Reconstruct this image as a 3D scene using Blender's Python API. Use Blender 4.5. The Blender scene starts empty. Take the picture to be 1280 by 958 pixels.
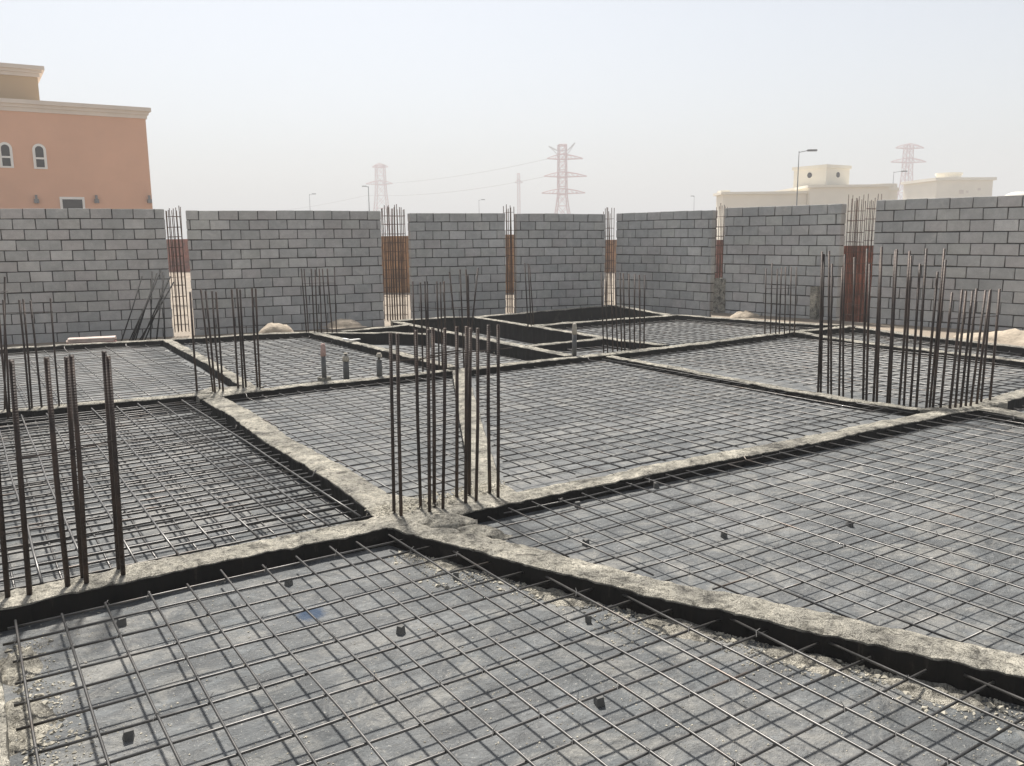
import bpy, math, random
from mathutils import Vector, Matrix, noise

random.seed(7)
SC = bpy.context.scene
COL = SC.collection
R = math.radians

# ------------------------------------------------------------------ camera
# world X runs along the near ground beams, Y along the beams that recede; z = 0 is the top of the beams
FPX, PITCH, ROLL, YAW, EYE = 1068.8, R(9.60), R(-0.676), R(56.92), 1.70
fw = Vector((math.cos(PITCH)*math.cos(YAW), math.cos(PITCH)*math.sin(YAW), -math.sin(PITCH)))
rt = fw.cross(Vector((0, 0, 1))).normalized()
up = rt.cross(fw)
R2 = math.cos(ROLL)*rt + math.sin(ROLL)*up
U2 = -math.sin(ROLL)*rt + math.cos(ROLL)*up
CAMP = Vector((0, 0, EYE)); SZ = -0.118     # SZ: level of the near slabs
cam_d = bpy.data.cameras.new('camera')
cam_d.sensor_width = 36.0
cam_d.lens = FPX/1280*36.0
cam_d.clip_start, cam_d.clip_end = 0.1, 9000
cam = bpy.data.objects.new('camera', cam_d)
COL.objects.link(cam)
cam.matrix_world = Matrix(((R2.x, U2.x, -fw.x, 0), (R2.y, U2.y, -fw.y, 0), (R2.z, U2.z, -fw.z, EYE), (0, 0, 0, 1)))
SC.camera = cam

# ------------------------------------------------------------------ sky, sun, exposure
SUN_AZ = YAW + R(15)          # from +X, counter-clockwise
SUN_EL = R(56)
world = bpy.data.worlds.new('World'); SC.world = world
world.use_nodes = True
wn, wl = world.node_tree.nodes, world.node_tree.links
bg = wn['Background']
sky = wn.new('ShaderNodeTexSky'); sky.sky_type = 'NISHITA'; sky.sun_disc = False
sky.sun_elevation = SUN_EL
sky.sun_rotation = R(90) - SUN_AZ
sky.air_density = 1.0; sky.dust_density = 1.8; sky.ozone_density = 1.5; sky.altitude = 0
hs = wn.new('ShaderNodeHueSaturation'); hs.inputs['Saturation'].default_value = 0.44
wl.new(sky.outputs[0], hs.inputs['Color']); wl.new(hs.outputs[0], bg.inputs['Color'])
bg.inputs['Strength'].default_value = 0.077
sd = bpy.data.lights.new('sun', 'SUN'); sd.energy = 4.6; sd.angle = R(4.5); sd.color = (1.0, 0.96, 0.90)
sun = bpy.data.objects.new('sun', sd); COL.objects.link(sun)
sdir = Vector((math.cos(SUN_EL)*math.cos(SUN_AZ), math.cos(SUN_EL)*math.sin(SUN_AZ), math.sin(SUN_EL)))
sun.rotation_euler = sdir.to_track_quat('Z', 'Y').to_euler()
sun.location = (0, 0, 60)
vs = SC.view_settings
vs.view_transform = 'Standard'; vs.look = 'None'; vs.exposure = 0.90; vs.gamma = 1.0
vs.use_curve_mapping = False
SC.cycles.use_denoising = True
SC.cycles.max_bounces = 6
SC.cycles.volume_bounces = 0

# ------------------------------------------------------------------ photo pixel -> place
def ray(x, y):
    return fw + R2*((x-640)/FPX) + U2*((479-y)/FPX)
def G(x, y, z=0.0):                       # on the level z
    d = ray(x, y); return CAMP + d*((z-EYE)/d.z)
def VD(x, y, depth):                      # at a depth along the view axis
    return CAMP + ray(x, y)*depth
def depth_of(p):
    return (Vector(p)-CAMP).dot(fw)
def W(x, y, a, b):                        # on the vertical plane through a and b
    n = Vector((-(b-a).y, (b-a).x, 0)); d = ray(x, y)
    return CAMP + d*((a-CAMP).dot(n)/d.dot(n))

# ------------------------------------------------------------------ helpers
def mesh(name, V, F, mat=None, smooth=False, mats=None, idx=None):
    me = bpy.data.meshes.new(name); me.from_pydata([tuple(v) for v in V], [], F)
    for m in (mats or ([mat] if mat else [])): me.materials.append(m)
    if idx: me.polygons.foreach_set('material_index', idx)
    if smooth: me.polygons.foreach_set('use_smooth', [True]*len(F))
    me.update(); return me
def obj(name, me, parent=None, loc=None, rot=None):
    o = bpy.data.objects.new(name, me); COL.objects.link(o)
    if parent: o.parent = parent
    if loc is not None: o.location = loc
    if rot is not None: o.rotation_euler = rot
    return o
def tag(o, label=None, cat=None, group=None, kind=None):
    if label: o['label'] = label
    if cat: o['category'] = cat
    if group: o['group'] = group
    if kind: o['kind'] = kind
    return o
def thing(name, label, cat, loc=(0, 0, 0), rz=0.0, group=None):
    o = bpy.data.objects.new(name, None); COL.objects.link(o)
    o.location = loc; o.rotation_euler = (0, 0, rz); o.empty_display_size = 0.2
    return tag(o, label, cat, group)
class MB:
    def __init__(s): s.V = []; s.F = []
    def add(s, V, F):
        k = len(s.V); s.V += V; s.F += [tuple(i+k for i in f) for f in F]; return s
    def box(s, x0, x1, y0, y1, z0, z1):
        return s.add([(x0,y0,z0),(x1,y0,z0),(x1,y1,z0),(x0,y1,z0),(x0,y0,z1),(x1,y0,z1),(x1,y1,z1),(x0,y1,z1)],
                     [(3,2,1,0),(4,5,6,7),(0,1,5,4),(1,2,6,5),(2,3,7,6),(3,0,4,7)])
    def tube(s, pts, r, n=6, cap=True, r1=None):
        pts = [Vector(p) for p in pts]; k = len(s.V); m = len(pts)
        for i, p in enumerate(pts):
            t = (pts[min(i+1, m-1)]-pts[max(i-1, 0)]).normalized()
            a = t.cross(Vector((0, 0, 1)))
            if a.length < 0.05: a = t.cross(Vector((1, 0, 0)))
            a.normalize(); b = t.cross(a)
            rr = r if r1 is None else r + (r1-r)*i/(m-1)
            for j in range(n):
                w = 2*math.pi*j/n
                s.V.append(tuple(p + a*(rr*math.cos(w)) + b*(rr*math.sin(w))))
        for i in range(m-1):
            for j in range(n):
                j2 = (j+1) % n
                s.F.append((k+i*n+j, k+i*n+j2, k+(i+1)*n+j2, k+(i+1)*n+j))
        if cap:
            s.F.append(tuple(k+j for j in reversed(range(n)))); s.F.append(tuple(k+(m-1)*n+j for j in range(n)))
        return s
    def prism(s, poly, z0, z1):           # poly ccw in xy
        n = len(poly)
        return s.add([(p[0], p[1], z0) for p in poly]+[(p[0], p[1], z1) for p in poly],
                     [tuple(reversed(range(n))), tuple(range(n, 2*n))]+[(i, (i+1) % n, n+(i+1) % n, n+i) for i in range(n)])
    def build(s, name, mat, parent=None, loc=None, rot=None, smooth=False):
        return obj(name, mesh(name, s.V, s.F, mat, smooth), parent, loc, rot)
def rnd(a, b): return a+(b-a)*random.random()
def inset_line_hits(poly, axis, c):
    """where the line (axis 0: x runs, y=c; axis 1: y runs, x=c) lies inside poly"""
    hits = []
    n = len(poly)
    for i in range(n):
        a, b = poly[i], poly[(i+1) % n]
        va, vb = a[1-axis]-c, b[1-axis]-c
        if (va > 0) != (vb > 0):
            t = va/(va-vb); hits.append(a[axis]+(b[axis]-a[axis])*t)
    hits.sort(); return list(zip(hits[0::2], hits[1::2]))

# ------------------------------------------------------------------ materials
def new_mat(name):
    m = bpy.data.materials.new(name); m.use_nodes = True
    nt = m.node_tree; return m, nt.nodes, nt.links, nt.nodes['Principled BSDF']
def tex_noise(n, l, scale, detail=4, rough=0.6, coord='Object', vec=None, dist=0.0):
    t = n.new('ShaderNodeTexNoise'); t.inputs['Scale'].default_value = scale
    t.inputs['Detail'].default_value = detail; t.inputs['Roughness'].default_value = rough
    t.inputs['Distortion'].default_value = dist
    if vec is None:
        c = n.new('ShaderNodeTexCoord'); vec = c.outputs[coord]
    l.new(vec, t.inputs['Vector']); return t.outputs['Fac']
def ramp(n, l, fac, stops):
    r = n.new('ShaderNodeValToRGB'); e = r.color_ramp.elements
    while len(e) < len(stops): e.new(0.5)
    for k, (p, c) in enumerate(stops):
        e[k].position = p; e[k].color = (c[0], c[1], c[2], 1) if not isinstance(c, float) else (c, c, c, 1)
    l.new(fac, r.inputs['Fac']); return r.outputs['Color']
def mix(n, l, fac, a, b, mode='MIX'):
    m = n.new('ShaderNodeMix'); m.data_type = 'RGBA'; m.blend_type = mode
    for s, v in ((m.inputs[0], fac), (m.inputs[6], a), (m.inputs[7], b)):
        if isinstance(v, (int, float)): s.default_value = v
        elif isinstance(v, tuple): s.default_value = (*v, 1)
        else: l.new(v, s)
    return m.outputs[2]
def bump(n, l, b, h, strength, dist=0.02, prev=None):
    u = n.new('ShaderNodeBump'); u.inputs['Strength'].default_value = strength; u.inputs['Distance'].default_value = dist
    l.new(h, u.inputs['Height'])
    if prev: l.new(prev, u.inputs['Normal'])
    l.new(u.outputs[0], b.inputs['Normal']); return u.outputs[0]

def m_simple(name, c, rough=0.8, metal=0.0, var=0.25, scale=6.0, bmp=0.0, bscale=40, spec=0.5):
    m, n, l, b = new_mat(name)
    f = tex_noise(n, l, scale)
    col = ramp(n, l, f, [(0.3, tuple(x*(1-var) for x in c)), (0.7, tuple(min(1, x*(1+var)) for x in c))])
    l.new(col, b.inputs['Base Color']); b.inputs['Roughness'].default_value = rough; b.inputs['Metallic'].default_value = metal
    b.inputs['Specular IOR Level'].default_value = spec
    if bmp: bump(n, l, b, tex_noise(n, l, bscale), bmp)
    return m

def m_block():
    m, n, l, b = new_mat('concrete_block')
    oi = n.new('ShaderNodeObjectInfo')
    c = n.new('ShaderNodeTexCoord')
    ad = n.new('ShaderNodeVectorMath'); ad.operation = 'ADD'
    l.new(c.outputs['Object'], ad.inputs[0])
    sc = n.new('ShaderNodeVectorMath'); sc.operation = 'SCALE'; l.new(oi.outputs['Location'], sc.inputs[0]); sc.inputs['Scale'].default_value = 3.7
    l.new(sc.outputs[0], ad.inputs[1])
    per = ramp(n, l, oi.outputs['Random'], [(0.0, (0.40, 0.40, 0.39)), (0.25, (0.44, 0.44, 0.425)), (0.5, (0.47, 0.465, 0.45)), (0.7, (0.475, 0.455, 0.44)), (0.88, (0.48, 0.48, 0.45)), (1.0, (0.57, 0.56, 0.54))])
    f = tex_noise(n, l, 7, 5, 0.65, vec=ad.outputs[0])
    col = mix(n, l, 1.0, per, ramp(n, l, f, [(0.25, 0.85), (0.75, 1.12)]), 'MULTIPLY')
    ge = n.new('ShaderNodeNewGeometry')
    sme = tex_noise(n, l, 3.3, 7, 0.75, vec=ge.outputs['Position'], dist=0.8)
    col = mix(n, l, ramp(n, l, sme, [(0.55, 0.0), (0.68, 0.6)]), col, (0.58, 0.565, 0.53))
    dst = tex_noise(n, l, 0.8, 5, 0.6, vec=ge.outputs['Position'])
    col = mix(n, l, 1.0, col, ramp(n, l, dst, [(0.3, 0.82), (0.7, 1.12)]), 'MULTIPLY')
    g = tex_noise(n, l, 90, 3, 0.7, vec=ad.outputs[0])
    col = mix(n, l, 1.0, col, ramp(n, l, g, [(0.3, 0.86), (0.7, 1.1)]), 'MULTIPLY')
    l.new(col, b.inputs['Base Color']); b.inputs['Roughness'].default_value = 0.95
    b.inputs['Specular IOR Level'].default_value = 0.2
    bump(n, l, b, g, 0.5, 0.006)
    return m
def m_concrete():
    m, n, l, b = new_mat('rough_concrete')
    f = tex_noise(n, l, 3.4, 8, 0.72, dist=0.5)
    col = ramp(n, l, f, [(0.36, (0.17, 0.16, 0.14)), (0.45, (0.36, 0.338, 0.287)), (0.55, (0.51, 0.475, 0.395)), (0.68, (0.74, 0.685, 0.57))])
    f2 = tex_noise(n, l, 11, 6, 0.75, dist=0.9)
    col = mix(n, l, 1.0, col, ramp(n, l, f2, [(0.36, 0.35), (0.48, 0.95), (0.66, 1.25)]), 'MULTIPLY')
    g = tex_noise(n, l, 38, 4, 0.75)
    col = mix(n, l, 1.0, col, ramp(n, l, g, [(0.34, 0.32), (0.43, 0.97), (0.8, 1.2)]), 'MULTIPLY')
    h = tex_noise(n, l, 120, 3, 0.7)
    col = mix(n, l, 1.0, col, ramp(n, l, h, [(0.32, 0.5), (0.45, 1.0), (0.8, 1.15)]), 'MULTIPLY')
    l.new(col, b.inputs['Base Color']); b.inputs['Roughness'].default_value = 0.95
    b.inputs['Specular IOR Level'].default_value = 0.2
    k = bump(n, l, b, g, 1.0, 0.05); bump(n, l, b, h, 1.0, 0.014, k)
    return m
def m_slab():
    m, n, l, b = new_mat('slab_concrete')
    f = tex_noise(n, l, 0.9, 6, 0.6)
    col = ramp(n, l, f, [(0.3, (0.055, 0.060, 0.062)), (0.5, (0.083, 0.088, 0.089)), (0.7, (0.125, 0.127, 0.125))])
    g = tex_noise(n, l, 7, 6, 0.7, dist=0.4)
    col = mix(n, l, 1.0, col, ramp(n, l, g, [(0.3, 0.55), (0.5, 1.0), (0.7, 1.5)]), 'MULTIPLY')
    # trowel smears
    mp = n.new('ShaderNodeMapping'); cc = n.new('ShaderNodeTexCoord'); l.new(cc.outputs['Object'], mp.inputs['Vector'])
    mp.inputs['Scale'].default_value = (1.2, 5.0, 1.0); mp.inputs['Rotation'].default_value = (0, 0, 0.12)
    sm = tex_noise(n, l, 2.2, 7, 0.72, vec=mp.outputs[0], dist=1.2)
    col = mix(n, l, 1.0, col, ramp(n, l, sm, [(0.3, 0.65), (0.5, 1.0), (0.7, 1.55)]), 'MULTIPLY')
    # cement dust and splashes
    d = tex_noise(n, l, 2.6, 8, 0.78, dist=0.8)
    dm = ramp(n, l, d, [(0.49, 0.0), (0.64, 0.8)])
    col = mix(n, l, dm, col, (0.22, 0.212, 0.19))
    e = tex_noise(n, l, 60, 4, 0.8)
    em = ramp(n, l, e, [(0.59, 0.0), (0.68, 0.7)])
    col = mix(n, l, em, col, (0.38, 0.365, 0.33))
    s = tex_noise(n, l, 33, 5, 0.8)
    col = mix(n, l, ramp(n, l, s, [(0.34, 0.75), (0.42, 0.0)]), col, (0.06, 0.058, 0.055))
    # marking-paint splash (its own shape, fixed to the slab)
    c = n.new('ShaderNodeTexCoord'); q = G(388, 768, SZ)
    dn = n.new('ShaderNodeVectorMath'); dn.operation = 'DISTANCE'; l.new(c.outputs['Object'], dn.inputs[0]); dn.inputs[1].default_value = q
    t = tex_noise(n, l, 16, 5, 0.75)
    ma = n.new('ShaderNodeMath'); ma.operation = 'MULTIPLY_ADD'; l.new(t, ma.inputs[0]); ma.inputs[1].default_value = -0.10; l.new(dn.outputs['Value'], ma.inputs[2])
    col = mix(n, l, ramp(n, l, ma.outputs[0], [(0.0, 0.95), (0.035, 0.0)]), col, (0.012, 0.035, 0.075))
    l.new(col, b.inputs['Base Color'])
    l.new(ramp(n, l, g, [(0.3, 0.55), (0.7, 0.9)]), b.inputs['Roughness'])
    b.inputs['Specular IOR Level'].default_value = 0.44
    k = bump(n, l, b, g, 0.9, 0.04); bump(n, l, b, e, 0.35, 0.006, k)
    return m
def m_rebar(name, c, c2, rough, metal, ribs=False):
    m, n, l, b = new_mat(name)
    f = tex_noise(n, l, 9, 4, 0.7)
    oi = n.new('ShaderNodeObjectInfo')
    col = ramp(n, l, f, [(0.35, c), (0.7, c2)])
    f3 = tex_noise(n, l, 2.3, 5, 0.7)
    col = mix(n, l, ramp(n, l, f3, [(0.56, 0.0), (0.70, 0.5)]), col, (0.12, 0.078, 0.052))
    col = mix(n, l, 1.0, col, ramp(n, l, oi.outputs['Random'], [(0.0, 0.75), (1.0, 1.25)]), 'MULTIPLY')
    l.new(col, b.inputs['Base Color']); b.inputs['Roughness'].default_value = rough; b.inputs['Metallic'].default_value = metal
    if ribs:
        w = n.new('ShaderNodeTexWave'); w.bands_direction = 'Z'; w.inputs['Scale'].default_value = 22
        co = n.new('ShaderNodeTexCoord'); l.new(co.outputs['Object'], w.inputs['Vector'])
        bump(n, l, b, w.outputs['Fac'], 0.35, 0.003)
    return m
M = {}
M['block'] = m_block()
M['mortar'] = m_simple('mortar', (0.075, 0.072, 0.066), 0.95, var=0.3, scale=12)
M['concrete'] = m_concrete()
M['slab'] = m_slab()
def m_bitumen():
    m, n, l, b = new_mat('bitumen_coat')
    mp = n.new('ShaderNodeMapping'); cc = n.new('ShaderNodeTexCoord'); l.new(cc.outputs['Object'], mp.inputs['Vector']); mp.inputs['Scale'].default_value = (14, 14, 3)
    a = tex_noise(n, l, 1.0, 5, 0.7, vec=mp.outputs[0]); c = tex_noise(n, l, 3.0, 5, 0.7)
    col = ramp(n, l, a, [(0.4, (0.008, 0.0075, 0.007)), (0.62, (0.018, 0.016, 0.014)), (0.78, (0.07, 0.062, 0.05))])
    col = mix(n, l, ramp(n, l, c, [(0.62, 0.0), (0.75, 0.7)]), col, (0.06, 0.054, 0.045))
    l.new(col, b.inputs['Base Color']); b.inputs['Specular IOR Level'].default_value = 0.15
    l.new(ramp(n, l, a, [(0.4, 0.6), (0.6, 0.95)]), b.inputs['Roughness'])
    bump(n, l, b, a, 0.6, 0.01); return m
M['coat'] = m_bitumen()
M['bitumen'] = m_simple('bitumen', (0.010, 0.0092, 0.0085), 0.8, var=0.6, scale=5, bmp=0.5, bscale=18, spec=0.15)
M['bar'] = m_rebar('mat_steel', (0.075, 0.073, 0.07), (0.14, 0.133, 0.125), 0.42, 0.8)
M['bar_dark'] = m_rebar('tie_steel', (0.05, 0.04, 0.035), (0.11, 0.085, 0.07), 0.6, 0.4)
M['starter'] = m_rebar('starter_steel', (0.030, 0.022, 0.018), (0.070, 0.046, 0.034), 0.55, 0.35, True)
M['rust_bar'] = m_rebar('weathered_steel', (0.06, 0.038, 0.028), (0.13, 0.068, 0.042), 0.75, 0.2)
M['wire'] = m_simple('tie_wire', (0.24, 0.23, 0.215), 0.5, 0.5)
M['sand'] = m_simple('sand', (0.25, 0.205, 0.155), 0.95, var=0.22, scale=0.6, bmp=0.6, bscale=8)
M['mound'] = m_simple('sand_pile', (0.40, 0.335, 0.255), 0.95, var=0.25, scale=5, bmp=0.8, bscale=25)
M['rubble'] = m_simple('rubble', (0.40, 0.37, 0.30), 0.95, var=0.45, scale=14)
M['rubble_grey'] = m_simple('spacer_grey', (0.13, 0.128, 0.12), 0.9)
M['hoard'] = m_simple('rusty_sheet', (0.21, 0.075, 0.045), 0.8, var=0.65, scale=2.2)
M['hoard2'] = m_simple('brown_sheet', (0.32, 0.17, 0.075), 0.8, var=0.65, scale=2.2)
M['peach'] = m_simple('peach_render', (0.66, 0.385, 0.255), 0.9, var=0.07, scale=0.3)
M['ochre'] = m_simple('ochre_render', (0.52, 0.375, 0.225), 0.9, var=0.05, scale=0.3)
M['trim'] = m_simple('cream_trim', (0.66, 0.58, 0.50), 0.85, var=0.06, scale=1.0)
M['white'] = m_simple('white_trim', (0.78, 0.76, 0.72), 0.8, var=0.04, scale=1.0)
M['cream'] = m_simple('cream_render', (0.82, 0.765, 0.65), 0.9, var=0.06, scale=0.2)
M['glass'] = m_simple('dark_glass', (0.02, 0.016, 0.014), 0.5, var=0.3)
M['iron'] = m_simple('lamp_metal', (0.17, 0.17, 0.17), 0.5, 0.5)
M['red'] = m_simple('red_paint', (0.42, 0.10, 0.075), 0.6, var=0.1)
M['galv'] = m_simple('pylon_grey', (0.30, 0.25, 0.24), 0.6, var=0.1)
M['pvc'] = m_simple('grey_pvc', (0.10, 0.10, 0.095), 0.5, var=0.2)
M['tape'] = m_simple('tape', (0.42, 0.38, 0.31), 0.7, var=0.2, scale=30)
M['tape_red'] = m_simple('pink_tape', (0.45, 0.30, 0.26), 0.7, var=0.2, scale=30)
M['board'] = m_simple('sawn_board', (0.55, 0.44, 0.38), 0.85, var=0.25, scale=5)
M['redboard'] = m_simple('red_board', (0.30, 0.13, 0.11), 0.85, var=0.3, scale=5)

# ------------------------------------------------------------------ ground
GZ = -0.55
g = mesh('ground', [(-1400, -1400, GZ), (1400, -1400, GZ), (1400, 1400, GZ), (-1400, 1400, GZ)], [(0, 1, 2, 3)], M['sand'])
tag(obj('ground', g), 'pale sandy ground around the site', kind='structure')
def xy(p): return (p.x, p.y)

# ------------------------------------------------------------------ slabs (one bay each)
def slab(px, z, extra=(), name='floor_slab'):
    pts = [xy(G(x, y)) for x, y in px] + list(extra)
    a = sum(pts[i][0]*pts[(i+1) % len(pts)][1]-pts[(i+1) % len(pts)][0]*pts[i][1] for i in range(len(pts)))
    if a < 0: pts.reverse()
    me = mesh(name, [(p[0], p[1], z) for p in pts], [tuple(range(len(pts)))], M['slab'])
    tag(obj(name, me), None, None, None, 'structure'); return pts
n1, n3, n4, n6, n7, n9, n11, n12 = (505, 648), (262, 492), (1228, 509), (765, 442), (1165, 512), (203, 424.5), (390, 415), (568, 461)
d2 = (G(1280, 833)-G(505, 655)).normalized(); e2 = G(1280, 833)+d2*6

LX = -0.12                                    # middle of the beam at the near bay's far side
f_poly = slab([(505, 650), (1280, 833)], SZ, [xy(e2), (LX, -3.6), (LX, 4.62)])
r_poly = slab([(505, 650), n4], -0.092, [(8.30, -3.0), xy(e2), xy(G(1280, 833))])
cl_poly = slab([n1, n3, n12, (606, 622)], -0.088)
cr_poly = slab([(606, 622), n12, n6, n7], -0.088)
lm_poly = slab([n1, n3], -0.17, [(-1.6, 10.35), (-1.6, 4.66)])
lb_poly = slab([n3, n9], -0.11, [(-1.6, 16.95), (-1.6, 10.35)])
lb2_poly = slab([n3, n9, n11, n12], -0.11)
rb_poly = slab([n6, (1000, 414), (1400, 466)], -0.10, [(12.2, 4.5), xy(G(*n7))])
rb2_poly = slab([(825, 431), (1000, 414), (1060, 405), (848, 393), (668, 407), (757, 423)], -0.14)
rb3_poly = slab([(700, 444), n6, (825, 431), (757, 423), (670, 432.5)], -0.16)
p1_poly = slab([(494, 402), (593, 396), (756, 422), (670, 432), (625, 429)], -0.34)
p2_poly = slab([(593, 396), (766, 381), (832, 393), (668, 407)], -0.34)
p4_poly = slab([n11, (412, 415), (540, 414), (700, 443), n12], -0.22)
p3_poly = slab([(435, 413), (507, 407), (540, 413.5), (412, 415)], -0.36)
rb4_poly = slab([(1000, 414), (1068, 407), (1400, 449), (1400, 466)], -0.14)
r2_poly = slab([n4, (1300, 489)], -0.12, [(13.0, 4.4), (8.5, -3.0)])

# ------------------------------------------------------------------ ground beams
def beam(px, w, label, dz=0.0, rough=1.0, coat=(1, 1), world_pts=None, step=0.07, ext=(0.0, 0.0), depth=0.5, group=None, flip=False):
    P = [G(x, y) for x, y in px] if world_pts is None else [Vector(p) for p in world_pts]
    P = [Vector((p.x, p.y, 0)) for p in P]
    P[0] = P[0] + (P[0]-P[1]).normalized()*ext[0]
    P[-1] = P[-1] + (P[-1]-P[-2]).normalized()*ext[1]
    n = Vector((-(P[-1]-P[0]).y, (P[-1]-P[0]).x, 0)).normalized()
    mid = (P[0]+P[-1])*0.5
    if (n.dot(mid-Vector((0, 0, 0))) < 0) != flip: n = -n
    L = [0.0]
    for i in range(1, len(P)): L.append(L[-1]+(P[i]-P[i-1]).length)
    N = max(4, int(L[-1]/step)); rows = []
    NA = 6
    seed = Vector((rnd(0, 50), rnd(0, 50), rnd(0, 50)))
    for k in range(N+1):
        s = L[-1]*k/N; i = 0
        while i < len(L)-2 and s > L[i+1]: i += 1
        p = P[i].lerp(P[i+1], (s-L[i])/(L[i+1]-L[i]))
        row = []
        for j in range(NA+1):
            a = j/NA; edge = 1.0 if j in (0, NA) else 0.0
            q = p + n*(w*a)
            nz = noise.fractal(q*2.2+seed, 1.0, 2.0, 3)*0.011 + noise.noise(q*14+seed)*0.007 + noise.noise(q*37+seed)*0.005
            sh = noise.fractal(q*2.2+seed*1.3, 1.0, 2.0, 4)*0.011 + noise.noise(q*17+seed)*0.007 + noise.noise(q*41+seed)*0.005
            z = dz + nz*rough - edge*0.008*rough
            q = q + n*(sh*rough*(0.3+0.7*edge)); q.z = z
            row.append(q)
        rows.append(row)
    V, F = [], []
    W_ = NA+3
    for row in rows:
        a, b = row[0].copy(), row[-1].copy(); a.z = b.z = -depth
        V += [a]+row+[b]
    for k in range(N):
        for j in range(W_-1):
            F.append((k*W_+j, k*W_+j+1, (k+1)*W_+j+1, (k+1)*W_+j))
    F.append(tuple(range(W_))); F.append(tuple(N*W_+j for j in reversed(range(W_))))
    me = mesh('ground_beam', V, F, M['concrete'], smooth=False)
    if n.cross(P[-1]-P[0]).z < 0: me.flip_normals()
    o = tag(obj('ground_beam', me), label, 'beam', group)
    for sgn, j, on in ((-1, 0, coat[0]), (1, NA, coat[1])):
        if not on: continue
        V, F = [], []
        for k, row in enumerate(rows):
            t = row[j]; c = noise.noise(t*6+seed)*0.010+noise.noise(t*25+seed)*0.006
            q = t + n*(sgn*0.005); q2 = q.copy(); q2.z = t.z - 0.006 - max(0, c)*rough
            q3 = q.copy(); q3.z = t.z*0.4-0.06; q4 = q.copy(); q4.z = -depth-0.01
            back = Vector(q2) - n*(sgn*0.010)
            V += [back, q2, q3, q4]
        for k in range(N):
            for j2 in range(3): F.append((k*4+j2, k*4+j2+1, (k+1)*4+j2+1, (k+1)*4+j2))
        cm = mesh('bitumen_coating', V, F, M['coat'])
        obj('bitumen_coating', cm, o)
    return o
beam([(0, 760), (240, 706.7), (440, 667), (490, 656.5)], 0.22, 'rough concrete beam with black side in front of the double-layer steel mat', 0.0, ext=(1.6, 0.05), step=0.035)
beam([(494, 660.5), (640, 700), (820, 744), (1280, 846.6)], 0.205, 'skewed rough concrete beam running off between the two widest steel mats', 0.004, ext=(0.06, 5.5), step=0.03)
beam([(247.6, 494), (290, 520), (340, 557), (390, 585), (435.6, 614), (466, 641.8)], 0.23, 'broad pale concrete beam receding beside the double-layer steel mat', -0.003, ext=(0.1, 0.12), step=0.045)
beam([(556, 644.5), (640, 628), (822, 590), (1060, 544), (1171, 520.4), (1230, 510.5)], 0.185, 'long pale concrete beam behind the widest steel mat, ending at the tall bar row', 0.002, ext=(0.15, 0.1), step=0.05)
beam([(565, 462), (576, 530), (593, 618)], 0.20, 'pale diagonal concrete strip seen through the middle bar cluster', -0.006, rough=0.8, ext=(0, 0.1))
beam([(277.7, 495), (400, 480), (520, 469), (562, 464.2)], 0.16, 'dark-faced beam with three capped pipe stubs standing on it', 0.006, ext=(0.25, 0.05))
beam([(575, 464), (700, 449), (762, 443.4)], 0.16, 'dark-faced beam with a single pipe stub behind the middle right mat', 0.003, ext=(0, 0.2))
beam([(765, 446), (880, 468), (1000, 490), (1060, 500), (1156.5, 512.5)], 0.15, 'beam receding beside the middle right mat to the tall bar row', -0.004, ext=(0.15, 0.2))
beam([(0, 516), (75, 508), (139, 502.7), (240, 494)], 0.16, 'thin pale-topped beam behind the double-layer steel mat', 0.002, ext=(1.9, 0.15))
beam([(0, 436), (197, 425.5)], 0.18, 'rearmost dark-faced beam below the peach villa and board stack', 0.0, ext=(2.2, 0.1), step=0.1)
beam([(204, 425.5), (250, 450), (300, 481)], 0.15, 'dark-sided beam receding beside the board stack bay', 0.003, ext=(0.1, 0.25))
beam([(220, 424), (325, 418), (388, 415.3)], 0.18, 'rear beam in front of the larger sand heap', -0.003, ext=(0.1, 0.1), step=0.1)
beam([(386, 415.7), (435, 427), (492, 442), (556, 458)], 0.16, 'beam with a white scrap of board lying across it', 0.002, ext=(0.1, 0.1))
beam([(414, 416), (486, 416), (530, 417.5)], 0.14, 'low dark beam in front of the small triangular pit', -0.002, step=0.1, ext=(0.2, 0.1))
beam([(435, 414), (507, 407)], 0.14, 'short beam behind the small triangular pit by the smaller sand heap', 0.004, step=0.1, ext=(0.1, 0.1))
beam([(493, 403), (535, 411), (625, 428.5), (706, 444.5)], 0.17, 'narrow beam receding along the near side of the deep pit', 0.0, ext=(0.1, 0.05))
beam([(496, 401), (561, 397), (593, 396.2)], 0.16, 'rear beam of the deep pit beside the widest wall gap', 0.003, step=0.1, ext=(0.1, 0.1))
beam([(593, 396.5), (671, 409), (756, 422.5)], 0.16, 'narrow beam dividing the two pits near the wall corner', -0.003, ext=(0.05, 0.1))
beam([(597, 396.2), (690, 388.2), (766, 381.8)], 0.18, 'rear beam of the pit nearest the wall corner', 0.0, step=0.1, ext=(0.05, 0.1))
beam([(769, 382.8), (829, 393.5)], 0.18, 'short beam closing the corner pit below the wall corner', 0.004, step=0.1, ext=(0.05, 0.1))
beam([(667, 407), (740, 401.8), (846, 394)], 0.18, 'pale beam along the open side of the corner pit', -0.004, step=0.1, ext=(0.1, 0.1))
beam([(669, 432.6), (756, 423.5)], 0.16, 'short beam behind the single pipe stub', 0.002, step=0.1, ext=(0.1, 0.1))
beam([(757, 423.5), (822, 430.5)], 0.16, 'short receding beam in front of the corner bar cluster', -0.002, step=0.1, ext=(0.1, 0.1))
beam([(848, 394.3), (990, 404.5), (1040, 406.5)], 0.18, 'rear beam below the block wall with the concrete stub', 0.002, step=0.1, ext=(0.1, 0.2))
beam([(777.6, 441.4), (855, 432.6), (990, 415.3), (1066, 408)], 0.18, 'pale beam behind the darker right-hand steel mat', 0.0, ext=(0.1, 0.1))
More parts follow.
